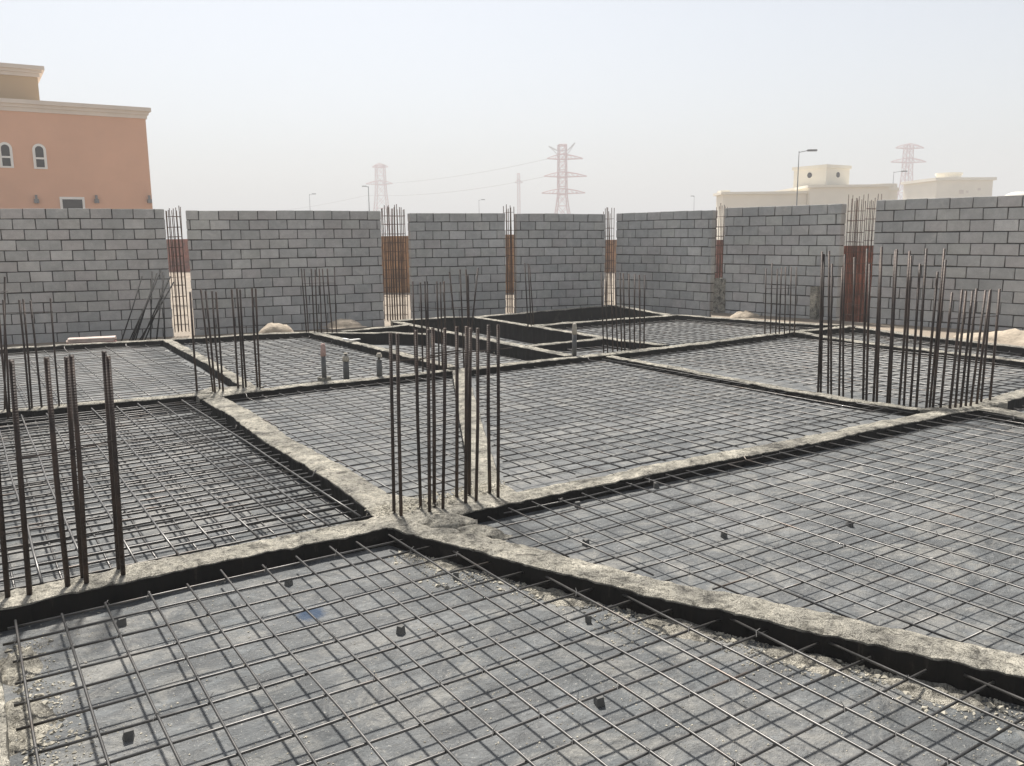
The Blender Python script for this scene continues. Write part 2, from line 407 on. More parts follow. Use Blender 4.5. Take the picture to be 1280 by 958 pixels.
beam([(995, 415.5), (1070, 428), (1280, 452)], 0.17, 'beam receding behind the tall bar row', 0.003, ext=(0.1, 1.6))
beam([(1073, 409.5), (1145, 420), (1280, 434.5)], 0.18, 'rearmost beam in front of the sand below the right-hand wall', -0.002, step=0.1, ext=(0.1, 1.6))
beam([(1236, 508.5), (1280, 495.5)], 0.2, 'pale beam continuing beyond the short bars of the tall row', 0.005, ext=(0.1, 3.0))
beam([(1228, 512), (1280, 521)], 0.22, 'beam turning off at the short bars of the tall row', -0.005, ext=(0.1, 6.0))
beam(None, 0.28, 'pale beam beside the rubble strip of the nearest mat', 0.0, world_pts=[(0.02, 4.40, 0), (0.0, 3.2, 0), (-0.01, -3.5, 0)], ext=(0.0, 0), coat=(0, 0), step=0.04, flip=True)

# ------------------------------------------------------------------ column pads / concrete spills
def lump(name, centre, rx, ry, h, label, cat, mat, seed=0, rz=0.0, n=26, z=0.0, kind=None, crisp=0.35):
    V, F = [], []
    for i in range(n+1):
        for j in range(n+1):
            x, y = 2*i/n-1, 2*j/n-1
            rr = math.hypot(x, y)
            ang = math.atan2(y, x)
            lim = 1.0-0.22*noise.noise(Vector((math.cos(ang)*1.3+seed, math.sin(ang)*1.3, seed)))-0.12
            t = max(0.0, 1-(rr/lim)**2)
            hh = h*t**0.7*(1+crisp*noise.fractal(Vector((x*2.5+seed, y*2.5, seed)), 1, 2, 4))
            hh += (noise.noise(Vector((x*9+seed, y*9, 3.1))))*h*0.10*min(1, t*3) - 0.03*(t <= 0)
            V.append((x*rx, y*ry, hh))
    for i in range(n):
        for j in range(n):
            k = i*(n+1)+j; F.append((k, k+n+1, k+n+2, k+1))
    o = obj(name, mesh(name, V, F, mat, smooth=True), None, (centre.x, centre.y, z), (0, 0, rz))
    return tag(o, label, cat, None, kind)
lump('concrete_spill', G(556, 652), 0.20, 0.13, 0.045, 'hardened pale concrete spill at the foot of the middle bar cluster', 'concrete spill', M['concrete'], 3.3, R(-30), z=-0.006)
lump('concrete_spill', G(600, 664), 0.17, 0.10, 0.03, 'low concrete splash on the start of the skewed beam', 'concrete spill', M['concrete'], 8.1, R(-60), z=-0.004)
for k, (x, y, rx, ry, h, lab) in enumerate([(28, 905, .13, .26, .020, 'crumbly concrete spill under the bar ends at the edge beam'), (22, 835, .11, .22, .022, 'crumbly concrete spill at the corner of the nearest mat'),
        (700, 745, .24, .12, .018, 'crumbly concrete spill at the upper part of the skewed beam foot'), (850, 785, .26, .13, .02, 'widest crumbly concrete spill at the skewed beam foot'),
        (1010, 825, .24, .11, .018, 'crumbly concrete spill beside a bent bar end at the skewed beam foot'), (1170, 865, .24, .12, .018, 'crumbly concrete spill under the last bar ends of the skewed beam foot'), (560, 706, .2, .1, .016, 'small crumbly concrete spill below the middle bar cluster')]):
    lump('concrete_spill', G(x, y, SZ), rx, ry, h, lab, 'concrete spill', M['concrete'], 11.0+3.7*k, R(0 if k < 2 else -67), z=SZ-0.004, n=36, crisp=1.2)
def pad(px, z, label, rough=0.012):
    P = [G(x, y) for x, y in px]
    c = sum((Vector(p) for p in P), Vector())/len(P)
    V, F = [], []; rings, n = 7, 40
    # outline resampled
    L = []
    for i in range(len(P)):
        a, b = P[i], P[(i+1) % len(P)]
        for t in range(n//len(P)+1): L.append(a.lerp(b, t/(n//len(P)+1)))
    m = len(L)
    for q in L:
        V.append((q.x, q.y, -0.4))
    for k in range(rings):
        s = 1-k/rings
        for q in L:
            p = c.lerp(q, s)
            p = p+Vector((noise.noise(p*9), noise.noise(p*9+Vector((5, 5, 5))), 0))*0.015*(1 if k < 2 else 0)
            zz = z+noise.fractal(p*5, 1, 2, 3)*rough+noise.noise(p*22)*0.006-(0.012 if k == 0 else 0)
            V.append((p.x, p.y, zz))
    V.append((c.x, c.y, z))
    for k in range(rings):
        for i in range(m):
            F.append((k*m+i, k*m+(i+1) % m, (k+1)*m+(i+1) % m, (k+1)*m+i))
    for i in range(m): F.append((rings*m+i, rings*m+(i+1) % m, len(V)-1))
    me = mesh('column_pad', V, F, M['concrete'])
    o = obj('column_pad', me); return tag(o, label, 'concrete pad')
pad([(470, 648), (452, 612), (498, 640), (560, 622), (592, 606), (634, 606), (660, 622), (560, 645), (505, 656)], 0.002, 'rough concrete pad around the middle bar cluster')
pad([(240, 492), (262, 485), (330, 483), (322, 487), (284, 492.5), (262, 492.5)], 0.012, 'concrete pad around the bar cluster between two left mats')
pad([(1150, 512), (1205, 505), (1262, 500), (1258, 504), (1228, 509.5), (1185, 516)], 0.012, 'concrete pad under the short bars of the tall row')

# ------------------------------------------------------------------ steel mats
def mat_(label, poly, z, sx, sy, x0, y0, r=0.006, margin=0.05, group=None, parent=None, sag=0.012, dark=False, ties=0.12, skip=None, both=True, hook=0.05, yonly=None, nside=6):
    o = thing('rebar_mat', label, 'rebar mat')
    xs = [p[0] for p in poly]; ys = [p[1] for p in poly]
    mm = M['bar_dark'] if dark else M['bar']
    gx, gy = [], []
    def bar(a, b, ax, zz):
        Ln = (Vector(b)-Vector(a)).length
        if Ln < 0.15: return
        k = max(2, int(Ln/0.55)); pts = []
        s = rnd(0, 99)
        for i in range(k+1):
            t = i/k; p = Vector(a).lerp(Vector(b), t)
            o1 = noise.noise(Vector((s, t*Ln*0.7, 0)))*sag*1.4; o2 = noise.noise(Vector((s, t*Ln*0.9, 9)))*sag
            p += Vector((0, o1, o2)) if ax == 0 else Vector((o1, 0, o2))
            p.z += zz; pts.append(p)
        if random.random() < hook:
            d = (pts[-1]-pts[-2]).normalized(); pts.append(pts[-1]+d*0.02+Vector((rnd(-.01, .01), rnd(-.01, .01), rnd(0.02, 0.05))))
        MB().tube(pts, r, nside).build('bar', mm, o, smooth=True)
    y = y0+math.ceil((min(ys)-y0)/sy)*sy
    while y < max(ys):
        yy = y+rnd(-.012, .012)
        for a, b in inset_line_hits(poly, 0, yy):
            a += margin+rnd(-.03, .05); b -= margin+rnd(-.03, .05)
            if b > a: bar((a, yy, 0), (b, yy, 0), 0, z); gy.append((yy, a, b))
        y += sy
    x = x0+math.ceil((min(xs)-x0)/sx)*sx
    while x < max(xs):
        xx = x+rnd(-.012, .012)
        for a, b in inset_line_hits(poly, 1, xx):
            a += margin+rnd(-.03, .05); b -= margin+rnd(-.03, .05)
            if b > a: bar((xx, a, 0), (xx, b, 0), 1, z+2*r+0.001); gx.append((xx, a, b))
        x += sx
    if ties:
        tb = MB()
        for xx, a, b in gx:
            for yy, c, d in gy:
                if a < yy < b and c < xx < d and random.random() < ties:
                    c0 = Vector((xx, yy, z+r))
                    w = rnd(0, 6.28); q = 0.010+r
                    tb.tube([c0+Vector((q, q, -r)), c0+Vector((0, 0, r*2.6)), c0+Vector((-q, -q, -r))], 0.0016, 3, False)
                    tb.tube([c0+Vector((0, 0, r*2)), c0+Vector((math.cos(w)*.016, math.sin(w)*.016, rnd(.01, .03)))], 0.0018, 3, False)
        if tb.V: tag(tb.build('tie_wire', M['wire'], o), kind='stuff')
    return o
HM = 1.76
SX, SY = 0.1114*HM, 0.1144*HM
X0, Y0 = 0.0513*HM, 2.504*HM
MZ = -0.052
def P_(pts): return [xy(G(x, y)) for x, y in pts]
b2a, b2b = G(494, 662), G(1280, 848)
e2n = b2b+(b2b-b2a).normalized()*3.2
f_in = [xy(b2a), xy(e2n), (4.6, -2.2), (0.05, -2.2), (0.05, 4.42), xy(G(440, 668))]
mat_('nearest single-layer mat of crossed bars, a blue paint splash beneath it', f_in, MZ, SX, SY, X0, Y0, r=0.0058, margin=0.0, ties=0.35)
b2c, b2d = G(577, 661), G(1280, 820)
e2d = b2d+(b2d-b2c).normalized()*3.2
r_in = [xy(b2c), xy(G(640, 629)), xy(G(1171, 521)), xy(G(1226, 512)), (8.15, -2.2), (e2d.x+0.6, -2.2), xy(e2d)]
mat_('widest mat of crossed bars between the skewed beam and the long pale beam', r_in, -0.036, 0.2, 0.2, 0.07, 0.04, r=0.0050, margin=0.0, ties=0.2)
cl_in = P_([(488, 616), (280, 497), (562, 466), (576, 480), (590, 605), (555, 620)])
mat_('mat of crossed bars behind the broad pale beam, in front of the pipe stubs', cl_in, -0.036, 0.2, 0.17, 0.05, 0.02, r=0.0052, margin=0.0, ties=0.03, sag=0.012)
cr_in = P_([(632, 604), (604, 520), (592, 466), (760, 446), (1150, 513), (860, 570)])
mat_('mat of crossed bars to the right of the diagonal strip', cr_in, -0.036, 0.2, 0.17, 0.12, 0.07, r=0.0052, margin=0.0, ties=0.03, sag=0.012)
lm_in = [xy(G(462, 641)), xy(G(250, 497)), (-1.5, 10.0), (-1.5, 4.86), xy(G(440, 650))]
lm_in = [(2.08, 4.80), (2.14, 9.75), (-1.5, 10.0), (-1.5, 4.84)]
mat_('upper layer of the dense double mat beside the thick near bars', lm_in, -0.030, 0.22, 0.135, 0.03, 0.02, r=0.0075, margin=0.0, ties=0.04, sag=0.016)
mat_('lower layer of the dense double mat beside the thick near bars', lm_in, -0.115, 0.24, 0.38, 0.11, 0.07, r=0.007, margin=0.0, ties=0, sag=0.01)
lb_in = P_([(292, 485), (201, 427), (0, 438)]) + [(-1.5, 16.85), (-1.5, 10.5)]
mat_('mat of crossed bars in the left rear bay below the board stack', lb_in, -0.05, 0.3, 0.17, 0.0, 0.0, r=0.006, margin=0.03, ties=0.02, sag=0.012)
lb2_in = P_([(312, 487), (222, 427), (388, 418), (550, 461)])
mat_('mat of crossed bars behind the pipe stubs with sand heaps beyond', lb2_in, -0.05, 0.2, 0.2, 0.1, 0.1, r=0.006, margin=0.02, ties=0, sag=0.012)
rb_in = P_([(785, 444), (995, 418), (1280, 454)])+[(11.2, 4.75), xy(G(1205, 507))]
mat_('darker mat of crossed bars seen through the tall bar row', rb_in, -0.045, 0.2, 0.2, 0.0, 0.05, r=0.006, margin=0.02, ties=0, sag=0.012)
rb2_in = P_([(830, 430), (990, 417), (1045, 407.5), (850, 396), (680, 408), (760, 421)])
mat_('mat of crossed bars in the rear bay below the concrete stub', rb2_in, -0.07, 0.2, 0.2, 0.1, 0.0, r=0.006, margin=0.03, ties=0, sag=0.012, nside=5)
p4_in = P_([(430, 430), (545, 421), (690, 444), (575, 460)])
mat_('mat of crossed bars in the sunken bay behind the middle bar cluster', p4_in, -0.13, 0.2, 0.2, 0.1, 0.0, r=0.006, margin=0.05, ties=0, sag=0.012, nside=5)
rb4_in = P_([(1010, 415), (1070, 410), (1280, 436), (1280, 450)])
mat_('strip of crossed bars in the last bay before the right-hand wall', rb4_in, -0.08, 0.2, 0.2, 0.1, 0.0, r=0.006, margin=0.03, ties=0, sag=0.012, nside=5)

mat_('mat of crossed bars in the bay beyond the short bars of the tall row', [(8.62, 4.3), (12.9, 4.3), (12.9, -2.5), (8.62, -2.5)], -0.05, 0.2, 0.2, 0.0, 0.05, r=0.0052, margin=0.02, ties=0)
for lab, px, z in [('mat of crossed bars at the bottom of the deep pit', [(500, 405), (590, 400), (745, 424), (670, 431), (630, 428)], -0.28),
                   ('mat of crossed bars at the bottom of the corner pit', [(605, 399), (762, 385), (822, 394), (672, 407)], -0.26),
                   ('small mat of crossed bars behind the single pipe stub', [(712, 442), (765, 440), (815, 431), (757, 425), (685, 433)], -0.10)]:
    mat_(lab, P_(px), z, 0.2, 0.2, 0.05, 0.05, r=0.006, margin=0.02, ties=0, sag=0.02, nside=5)
# ------------------------------------------------------------------ spacer cubes, rubble
for i, (x, y) in enumerate([(161, 924), (152, 781), (501, 792), (749, 881), (361, 731), (570, 724), (735, 778), (722, 634), (732, 682), (820, 610), (1062, 658), (905, 672)]):
    zs = SZ if i < 7 else -0.092; p = G(x, y, zs)
    mb = MB(); h = rnd(.014, .019); mb.box(-h, h, -h, h, 0, 0.04)
    mb.V = [(v[0]*(1-.15*(v[2] > 0))+rnd(-.004, .004), v[1]*(1-.15*(v[2] > 0))+rnd(-.004, .004), v[2]+rnd(-.004, .004)*(v[2] > 0)) for v in mb.V]
    o = mb.build('spacer_cube', M['rubble_grey'], None, (p.x, p.y, zs-0.001), (0, 0, rnd(0, 1.5)))
    tag(o, 'small dark spacer cube under the '+('nearest' if i < 7 else 'widest')+' mat', 'spacer cube', 'spacer cubes under the '+('nearest' if i < 7 else 'widest')+' mat')
def rubble(label, spots, name='rubble', mat='rubble', kind='stuff'):
    V, F = [], []
    for (p, s) in spots:
        k = len(V); rot = Matrix.Rotation(rnd(0, 6.28), 3, Vector((rnd(-1, 1), rnd(-1, 1), rnd(-1, 1))).normalized())
        for v in ((1, 0, 0), (-1, 0, 0), (0, 1, 0), (0, -1, 0), (0, 0, 1), (0, 0, -1)):
            q = rot @ (Vector(v)*s*rnd(.6, 1.3)); V.append((p[0]+q.x, p[1]+q.y, p[2]+q.z*0.7))
        for a in ((0, 2, 4), (2, 1, 4), (1, 3, 4), (3, 0, 4), (2, 0, 5), (1, 2, 5), (3, 1, 5), (0, 3, 5)):
            F.append(tuple(k+i for i in a))
    return tag(obj(name, mesh(name, V, F, M[mat])), label, 'rubble', None, kind)
sp = []
for i in range(2600):           # foot of the skewed beam
    t = rnd(0.02, 1.15); q = b2a.lerp(b2b, t)
    d = abs(random.gauss(0, 0.13))*(0.4+0.8*max(0, noise.noise(Vector((t*9, 0, 4)))+0.5))
    q = q+Vector((-(b2b-b2a).y, (b2b-b2a).x, 0)).normalized()*(-d if (Vector((-(b2b-b2a).y, (b2b-b2a).x, 0))).dot(b2a) > 0 else d)
    sp.append(((q.x, q.y, SZ+0.002), rnd(.003, .009) if random.random() < .93 else rnd(.01, .02)))
rubble('loose concrete crumbs along the foot of the skewed beam', sp, 'rubble_strip')
sp = []
for i in range(1500):
    yy = rnd(1.0, 4.35); d = abs(random.gauss(0, 0.10))
    sp.append(((0.05+d, yy, SZ+0.002), rnd(.003, .008) if random.random() < .9 else rnd(.009, .02)))
rubble('loose concrete crumbs along the beam at the edge of the nearest mat', sp, 'rubble_strip')
sp = []
for i in range(900):
    t = random.random(); q = G(472+150*t+rnd(-18, 18), 645-33*t+rnd(-9, 3)); sp.append(((q.x, q.y, 0.012), rnd(.003, .010)))
rubble('concrete crumbs around the middle bar cluster', sp, 'rubble_strip')
sp = []
for i in range(2200):
    q = G(rnd(0, 1280), rnd(560, 958), SZ); sp.append(((q.x, q.y, SZ+0.001), rnd(.002, .006)))
for i in range(1600):
    q = G(rnd(300, 1280), rnd(440, 560), -0.11); sp.append(((q.x, q.y, -0.109), rnd(.004, .010)))
rubble('scattered cement crumbs lying on the slabs', sp, 'rubble_scatter')

# ------------------------------------------------------------------ standing bar clusters
def cluster(label, bars, r, ties=(), group=None, base_z=0.0, mat='starter', tie_r=0.004):
    c = G(*bars[0][:2]); o = thing('starter_bar_cluster', label, 'rebar column', (c.x, c.y, 0), 0, group)
    org = Vector((c.x, c.y, 0))
    for bx, by, tx, ty in bars:
        a = G(bx, by, base_z); t = VD(tx, ty, depth_of(a))
        a = a - (t-a).normalized()*0.05
        m = a.lerp(t, 0.5)+Vector((rnd(-.006, .006), rnd(-.006, .006), 0))
        MB().tube([a-org, m-org, t-org], r*rnd(.93, 1.07), 8).build('bar', M[mat], o, smooth=True)
    for pts in ties:                      # tie: list of (px,py, index of bar whose depth it has)
        P = [VD(x, y, depth_of(G(bars[i][0], bars[i][1], base_z)))-org for x, y, i in pts]
        MB().tube(P, tie_r, 5).build('tie', M['bar_dark'], o)
    return o
cluster('thick dark bars standing on the beam beside the double-layer mat',
        [(10, 748, -12, 450), (37, 744, 14, 450), (85, 733, 58, 447), (108, 729, 89, 444), (104, 722, 83, 446), (154, 719, 135, 445), (149, 712, 130, 439), (-25, 740, -55, 455)], 0.0125,
        ties=[[(19, 574, 1), (70, 566, 2), (100, 560, 3), (145, 550, 5)]])
cluster('slim bars standing on the thin beam behind the double-layer mat',
        [(12, 516, 4, 375), (37, 511, 24, 375), (40, 510, 29, 374), (52, 509, 38, 376), (74, 507, 63, 373), (10, 520, -3, 372), (6, 512, 6, 346)], 0.0102,
        ties=[[(-5, 392, 5), (25, 391, 1), (66, 390, 4)], [(-5, 366, 5), (10, 364, 6)]])
cluster('bars standing where two left-hand mats meet',
        [(246.5, 491, 237.6, 365), (266.5, 491, 251, 362), (269, 492, 257, 364), (275, 488, 265, 364), (279, 491, 270, 365), (297.7, 486, 289.5, 362), (304, 486, 296, 361), (307.6, 485, 300, 362), (322, 485, 315, 360), (325, 485, 319.5, 361)], 0.0115,
        ties=[[(250, 412, 1), (285, 410, 5), (323, 409, 9)]])
cluster('thin bars in front of the block wall beside the sand heaps',
        [(383, 415, 376.7, 336), (385.5, 415, 380, 336), (393, 415, 389, 336), (397, 415, 394, 337), (402, 415, 399, 336), (409, 415, 403, 336), (415.5, 415, 409, 336), (420.5, 415, 418, 334)], 0.0115,
        ties=[[(377, 355, 0), (398, 354, 4), (418, 354, 7)]])
cluster('bars rising behind the middle cluster, some splayed at the top',
        [(519, 462, 516, 352), (528.6, 462, 525.5, 353), (534, 462, 531, 352), (537, 461, 534, 352), (549, 461, 546, 352), (553, 461, 550.5, 353), (558, 460, 555, 352), (573, 461, 562, 340), (580, 460, 575, 337), (586, 460, 582.5, 337), (584, 462, 597.5, 335), (588, 460, 585, 344)], 0.0109,
        ties=[[(515, 384, 0), (550, 386, 5), (590, 384, 11)]])
cluster('tall dark bar cluster standing at the crossing of the near beams',
        [(492.6, 641.7, 488, 416), (501.4, 645.5, 496.6, 417), (526, 635.5, 520, 412), (537, 640.5, 535, 410), (542.8, 631.7, 541, 410), (553.5, 636.7, 556, 410), (570.8, 624, 571, 408), (582, 630.5, 583, 408), (586.6, 620.5, 588, 409), (595, 628, 597, 410), (612.4, 618, 610.5, 406), (622.5, 621.7, 622.6, 406)], 0.0113,
        ties=[[(485, 446, 0), (490, 450, 0), (497, 451, 1), (524, 449, 2), (560, 443, 5), (585, 440, 7), (612, 438, 10), (640, 435, 11)], [(521, 452, 2), (545, 442, 4), (590, 436, 8)]])
cluster('bars standing on the beam below the wall corner',
        [(754.5, 437, 752, 341), (759.5, 438, 757, 341), (766, 438, 763, 340), (772, 438, 769, 341), (777, 438, 775, 341), (781, 437, 779, 342), (787.6, 436, 786, 343), (793, 436, 793.5, 343), (800, 434.5, 799, 344), (805, 433.5, 806, 344)], 0.0109,
        ties=[[(752, 360, 0), (778, 361, 4), (806, 361, 9)]])
cluster('bars standing on the rear beam beside the concrete stub',
        [(956, 418, 957.5, 336), (963, 417.5, 965, 329), (969.5, 417.5, 971.8, 336), (974, 417, 977, 335), (980.5, 416.5, 982, 334), (987, 416, 989, 334), (993, 415.5, 995.6, 334)], 0.0115,
        ties=[[(956, 361, 0), (975, 361, 3), (995, 360, 6)]])
cluster('long row of tall bars along the beam in front of the darker mat',
        [(1022.7, 486, 1027.7, 315), (1026, 486, 1030, 318), (1035, 488, 1036.5, 314), (1039, 489, 1040, 330), (1049, 490, 1053, 335), (1054, 491, 1056, 318), (1065, 493, 1068, 322), (1079, 495, 1084, 311), (1083, 496, 1087, 330), (1092, 498, 1101, 318), (1096, 499, 1102, 309), (1109, 501, 1119, 313), (1112, 502, 1121, 312), (1124, 503, 1137, 314), (1130, 504, 1139, 320), (1138, 505, 1150, 330), (1145.5, 507, 1158, 311), (1158, 509, 1172, 340), (1162, 510, 1180.5, 311), (1166, 511, 1182, 325)], 0.0122)
cluster('shorter bar cluster at the end of the tall bar row',
        [(1175.5, 511, 1190, 366), (1187, 513, 1202.6, 362.7), (1194, 511, 1207.6, 364), (1200.6, 511, 1215.6, 364), (1207, 509.5, 1220.7, 361), (1213, 509, 1232, 363), (1220.7, 507, 1237.7, 363), (1226, 505, 1238.5, 362), (1237, 503, 1249.5, 361.4)], 0.0122,
        ties=[[(1186, 399, 0), (1218, 397, 4), (1248, 395, 8)]])
cluster('few thin bars by the narrow wall gap left of the corner',
        [(660, 408, 656, 329), (664, 407, 660, 330), (667, 406, 662, 332)], 0.0115)

# ------------------------------------------------------------------ block walls
WA = VD(0, 300, 17.0); WC = VD(764, 300, 22.0); WE = VD(1278, 300, 14.9)
CH, BL, TH, JT = 0.21, 0.405, 0.20, 0.018
def block_mesh(L, H, T, jit):
    """block with worn (bevelled) edges; 44 triangles"""
    V, F = [], []
    b = 0.006
    hx, hy, hz = L/2, T/2, H/2
    vid = {}
    def v(key, co):
        if key not in vid: vid[key] = len(V); V.append(co)
        return vid[key]
    c = {}
    for sx in (-1, 1):
        for sy in (-1, 1):
            for sz in (-1, 1):
                j = Vector((rnd(-jit, jit), rnd(-jit, jit)*0.7, rnd(-jit, jit)))
                for ax in range(3):
                    s = Vector((sx*hx, sy*hy, sz*hz))+j
                    o = Vector((sx*b, sy*b, sz*b)); o[ax] = 0
                    c[sx, sy, sz, ax] = v((sx, sy, sz, ax), s-o)
    S = (-1, 1)
    def face(keys): F.append(tuple(c[k] for k in keys))
    for s in S:
        for ax in range(3):
            u, w = [a for a in range(3) if a != ax]
            q = []
            for a, d in ((-1, -1), (1, -1), (1, 1), (-1, 1)):
                k = [0, 0, 0]; k[ax] = s; k[u] = a; k[w] = d; q.append((*k, ax))
            face(q)
    for ax in range(3):
        u, w = [a for a in range(3) if a != ax]
        for a in S:
            for d in S:
                q = []
                for e, first in ((-1, u), (1, u), (1, w), (-1, w)):
                    k = [0, 0, 0]; k[ax] = e; k[u] = a; k[w] = d; q.append((*k, first))
                face(q)
    for sx in S:
        for sy in S:
            for sz in S: face([(sx, sy, sz, 0), (sx, sy, sz, 1), (sx, sy, sz, 2)])
    me = mesh('block', V, F, M['block'])
    import bmesh
    bm = bmesh.new(); bm.from_mesh(me); bmesh.ops.recalc_face_normals(bm, faces=bm.faces); bm.to_mesh(me); bm.free()
    return me
FULL = [block_mesh(BL-JT, CH-JT, TH, 0.004) for _ in range(8)]
CUT = {}
def cut_mesh(L):
    k = round(L/0.02)
    if k not in CUT: CUT[k] = block_mesh(max(0.03, k*0.02-JT), CH-JT, TH, 0.003)
    return CUT[k]
def block_wall(label, tl, tr, plane, courses, ext_l=0.0, ext_r=0.0, off=0.0):
    a, b = plane
    A, B = W(*tl, a, b), W(*tr, a, b)
    d = (B-A).normalized(); A = A-d*ext_l; B = B+d*ext_r
    L = (B-A).length
    ang = math.atan2(d.y, d.x); tilt = math.asin(d.z)
    back = Vector((-d.y, d.x, 0)).normalized()
    if back.dot(A-CAMP) < 0: back = -back; sgn = -1
    else: sgn = 1
    o = thing('block_wall', label, 'wall', (0, 0, 0), 0)
    # frame: x along wall, y through wall, z up, origin at the top of the left end, front face on the measured plane
    zc = Vector((0, 0, 1)); xd = d; yd = zc.cross(xd).normalized(); zd = xd.cross(yd)
    o.matrix_world = Matrix(((xd.x, yd.x, zd.x, A.x), (xd.y, yd.y, zd.y, A.y), (xd.z, yd.z, zd.z, A.z), (0, 0, 0, 1)))
    yo = TH/2 if yd.dot(back) > 0 else -TH/2
    H = courses*CH
    ins = 0.024
    MB().box(0.02, L-0.02, yo-TH/2+ins, yo+TH/2-ins, -H+0.004, -0.012).build('mortar_core', M['mortar'], o)
    for c in range(courses):
        x = -BL*(0.5 if c % 2 else 0.0)-off-rnd(0, 0.05)
        while x < L:
            x0, x1 = max(0, x), min(L, x+BL)
            w = x1-x0
            if w > 0.025:
                me = random.choice(FULL) if w > BL-0.005 else cut_mesh(w)
                q = obj('block', me, o, ((x0+x1)/2, yo+rnd(-.006, .006), -CH*(c+.5)+rnd(-.003, .003)+noise.noise(Vector((x0*0.6+off*31, c*0.35, L)))*0.014), (0, rnd(-.008, .008), rnd(-.008, .008)+(math.pi if random.random() < .5 else 0)))
            x += BL
    return o
PB, PR = (WA, WC), (WC, WE)
NC = 15
block_wall('grey block wall panel below the peach villa', (0, 260.5), (205.5, 260.8), PB, NC, ext_l=1.2)
block_wall('broad grey block wall panel between the first two bar columns', (231.5, 263), (476, 263.3), PB, NC, off=0.1)
block_wall('grey block wall panel behind the splayed bars', (511.5, 266), (632, 266.2), PB, NC, off=0.22)
block_wall('grey block wall panel just before the wall corner', (645.5, 266.6), (757.5, 267.6), PB, NC, off=0.05)
block_wall('grey block wall panel just past the wall corner', (770, 266.4), (891, 262.3), PR, NC, off=0.15)
block_wall('grey block wall panel between the concrete stub and the rusty sheeting', (905.5, 259.8), (1053, 254.6), PR, NC, off=0.3)
block_wall('tall-standing grey block wall panel right of the rusty sheeting', (1095, 250.3), (1280, 243.4), PR, NC, ext_r=2.6, off=0.2)

# ------------------------------------------------------------------ column cages in the wall gaps
def cage(label, xl, xr, ytop, ybot, nb, plane, two=True, deep=0.22, r=0.007, lean=0.0, pairs=None):
    a, b = plane
    A, B = W(xl, 300, a, b), W(xr, 300, a, b)
    d = (B-A); d.z = 0; L = d.length; d.normalize()
    back = Vector((-d.y, d.x, 0))
    if back.dot(A-CAMP) < 0: back = -back
    zt = W((xl+xr)/2, ytop, a, b).z; zb = W((xl+xr)/2, ybot, a, b).z
    o = thing('column_cage', label, 'rebar column', (A.x, A.y, zb))
    org = Vector((A.x, A.y, zb)); base = Vector((A.x, A.y, zb))
    for k in range(nb):
        for layer in ((0.03, 0.03+deep) if two else (0.03,)):
            s = L*(0.06+0.88*k/(nb-1))+rnd(-.01, .01)
            p0 = base+d*s+back*layer; h = zt-zb+rnd(-.10, .06)
            MB().tube([p0-org, p0-org+Vector((rnd(-.01, .01), rnd(-.01, .01), h*.5)), p0-org+Vector((rnd(-.02, .02), rnd(-.02, .02), h))], r, 6).build('bar', M['rust_bar'], o, smooth=True)
    z = 0.15
    while z < zt-zb-0.12:
        q = [base+d*(L*.05)+back*0.02, base+d*(L*.95)+back*0.02, base+d*(L*.95)+back*(deep+.04), base+d*(L*.05)+back*(deep+.04), base+d*(L*.05)+back*0.02]
        zz = z+rnd(-.02, .02)
        MB().tube([p-org+Vector((0, 0, zz+rnd(-.01, .01))) for p in q], 0.0045, 4).build('stirrup', M['rust_bar'], o)
        z += 0.21
    return o
cage('bar cage in the wall gap beside the peach villa', 208.5, 229, 258, 416, 5, PB, r=.009)
cage('wide crowded bar cage in the gap between the two broadest wall panels', 480, 509, 257, 402, 9, PB, deep=0.3, r=.009)
cage('bar cage in the narrow gap left of the wall corner', 634, 644, 258, 392, 4, PB, r=.009)
cage('thin bar cage in the gap at the wall corner', 759, 768.5, 262, 384, 4, PB, r=.009)
cage('bar cage standing on the concrete stub', 893, 904, 256, 350, 4, PR)
cage('wide bar cage in front of the rusty sheeting, twin rows of bars', 1056, 1075, 246, 404, 6, PR, deep=0.16)
cage('bar cage beside the twin-row cage at the edge of the last wall panel', 1079, 1093, 246, 404, 4, PR, deep=0.16)
# concrete stubs
def stub(label, xl, xr, yt, yb, plane, proud=0.12, deep=0.25):
    a, b = plane
    A, B = W(xl, yb, a, b), W(xr, yb, a, b); zt = W(xl, yt, a, b).z
    d = (B-A); d.z = 0; L = d.length; d.normalize(); back = Vector((-d.y, d.x, 0))
    if back.dot(A-CAMP) < 0: back = -back
    V = []; n = 6; m = MB()
    P = [A-back*proud, B-back*proud, B+back*deep, A+back*deep]
    m.add([(p.x+rnd(-.01, .01), p.y+rnd(-.01, .01), zz) for zz in (-0.6, zt) for p in P], [(3, 2, 1, 0), (4, 5, 6, 7), (0, 1, 5, 4), (1, 2, 6, 5), (2, 3, 7, 6), (3, 0, 4, 7)])
    return tag(m.build('concrete_stub', M['concrete']), label, 'concrete stub')
stub('beige cast concrete stub in the wall gap behind the rear bay', 892, 906, 348, 392, PR, 0.03)
stub('narrow beige concrete stub against the wall by the rusty sheeting', 1016, 1024, 358, 400, PR, 0.14, -0.01)

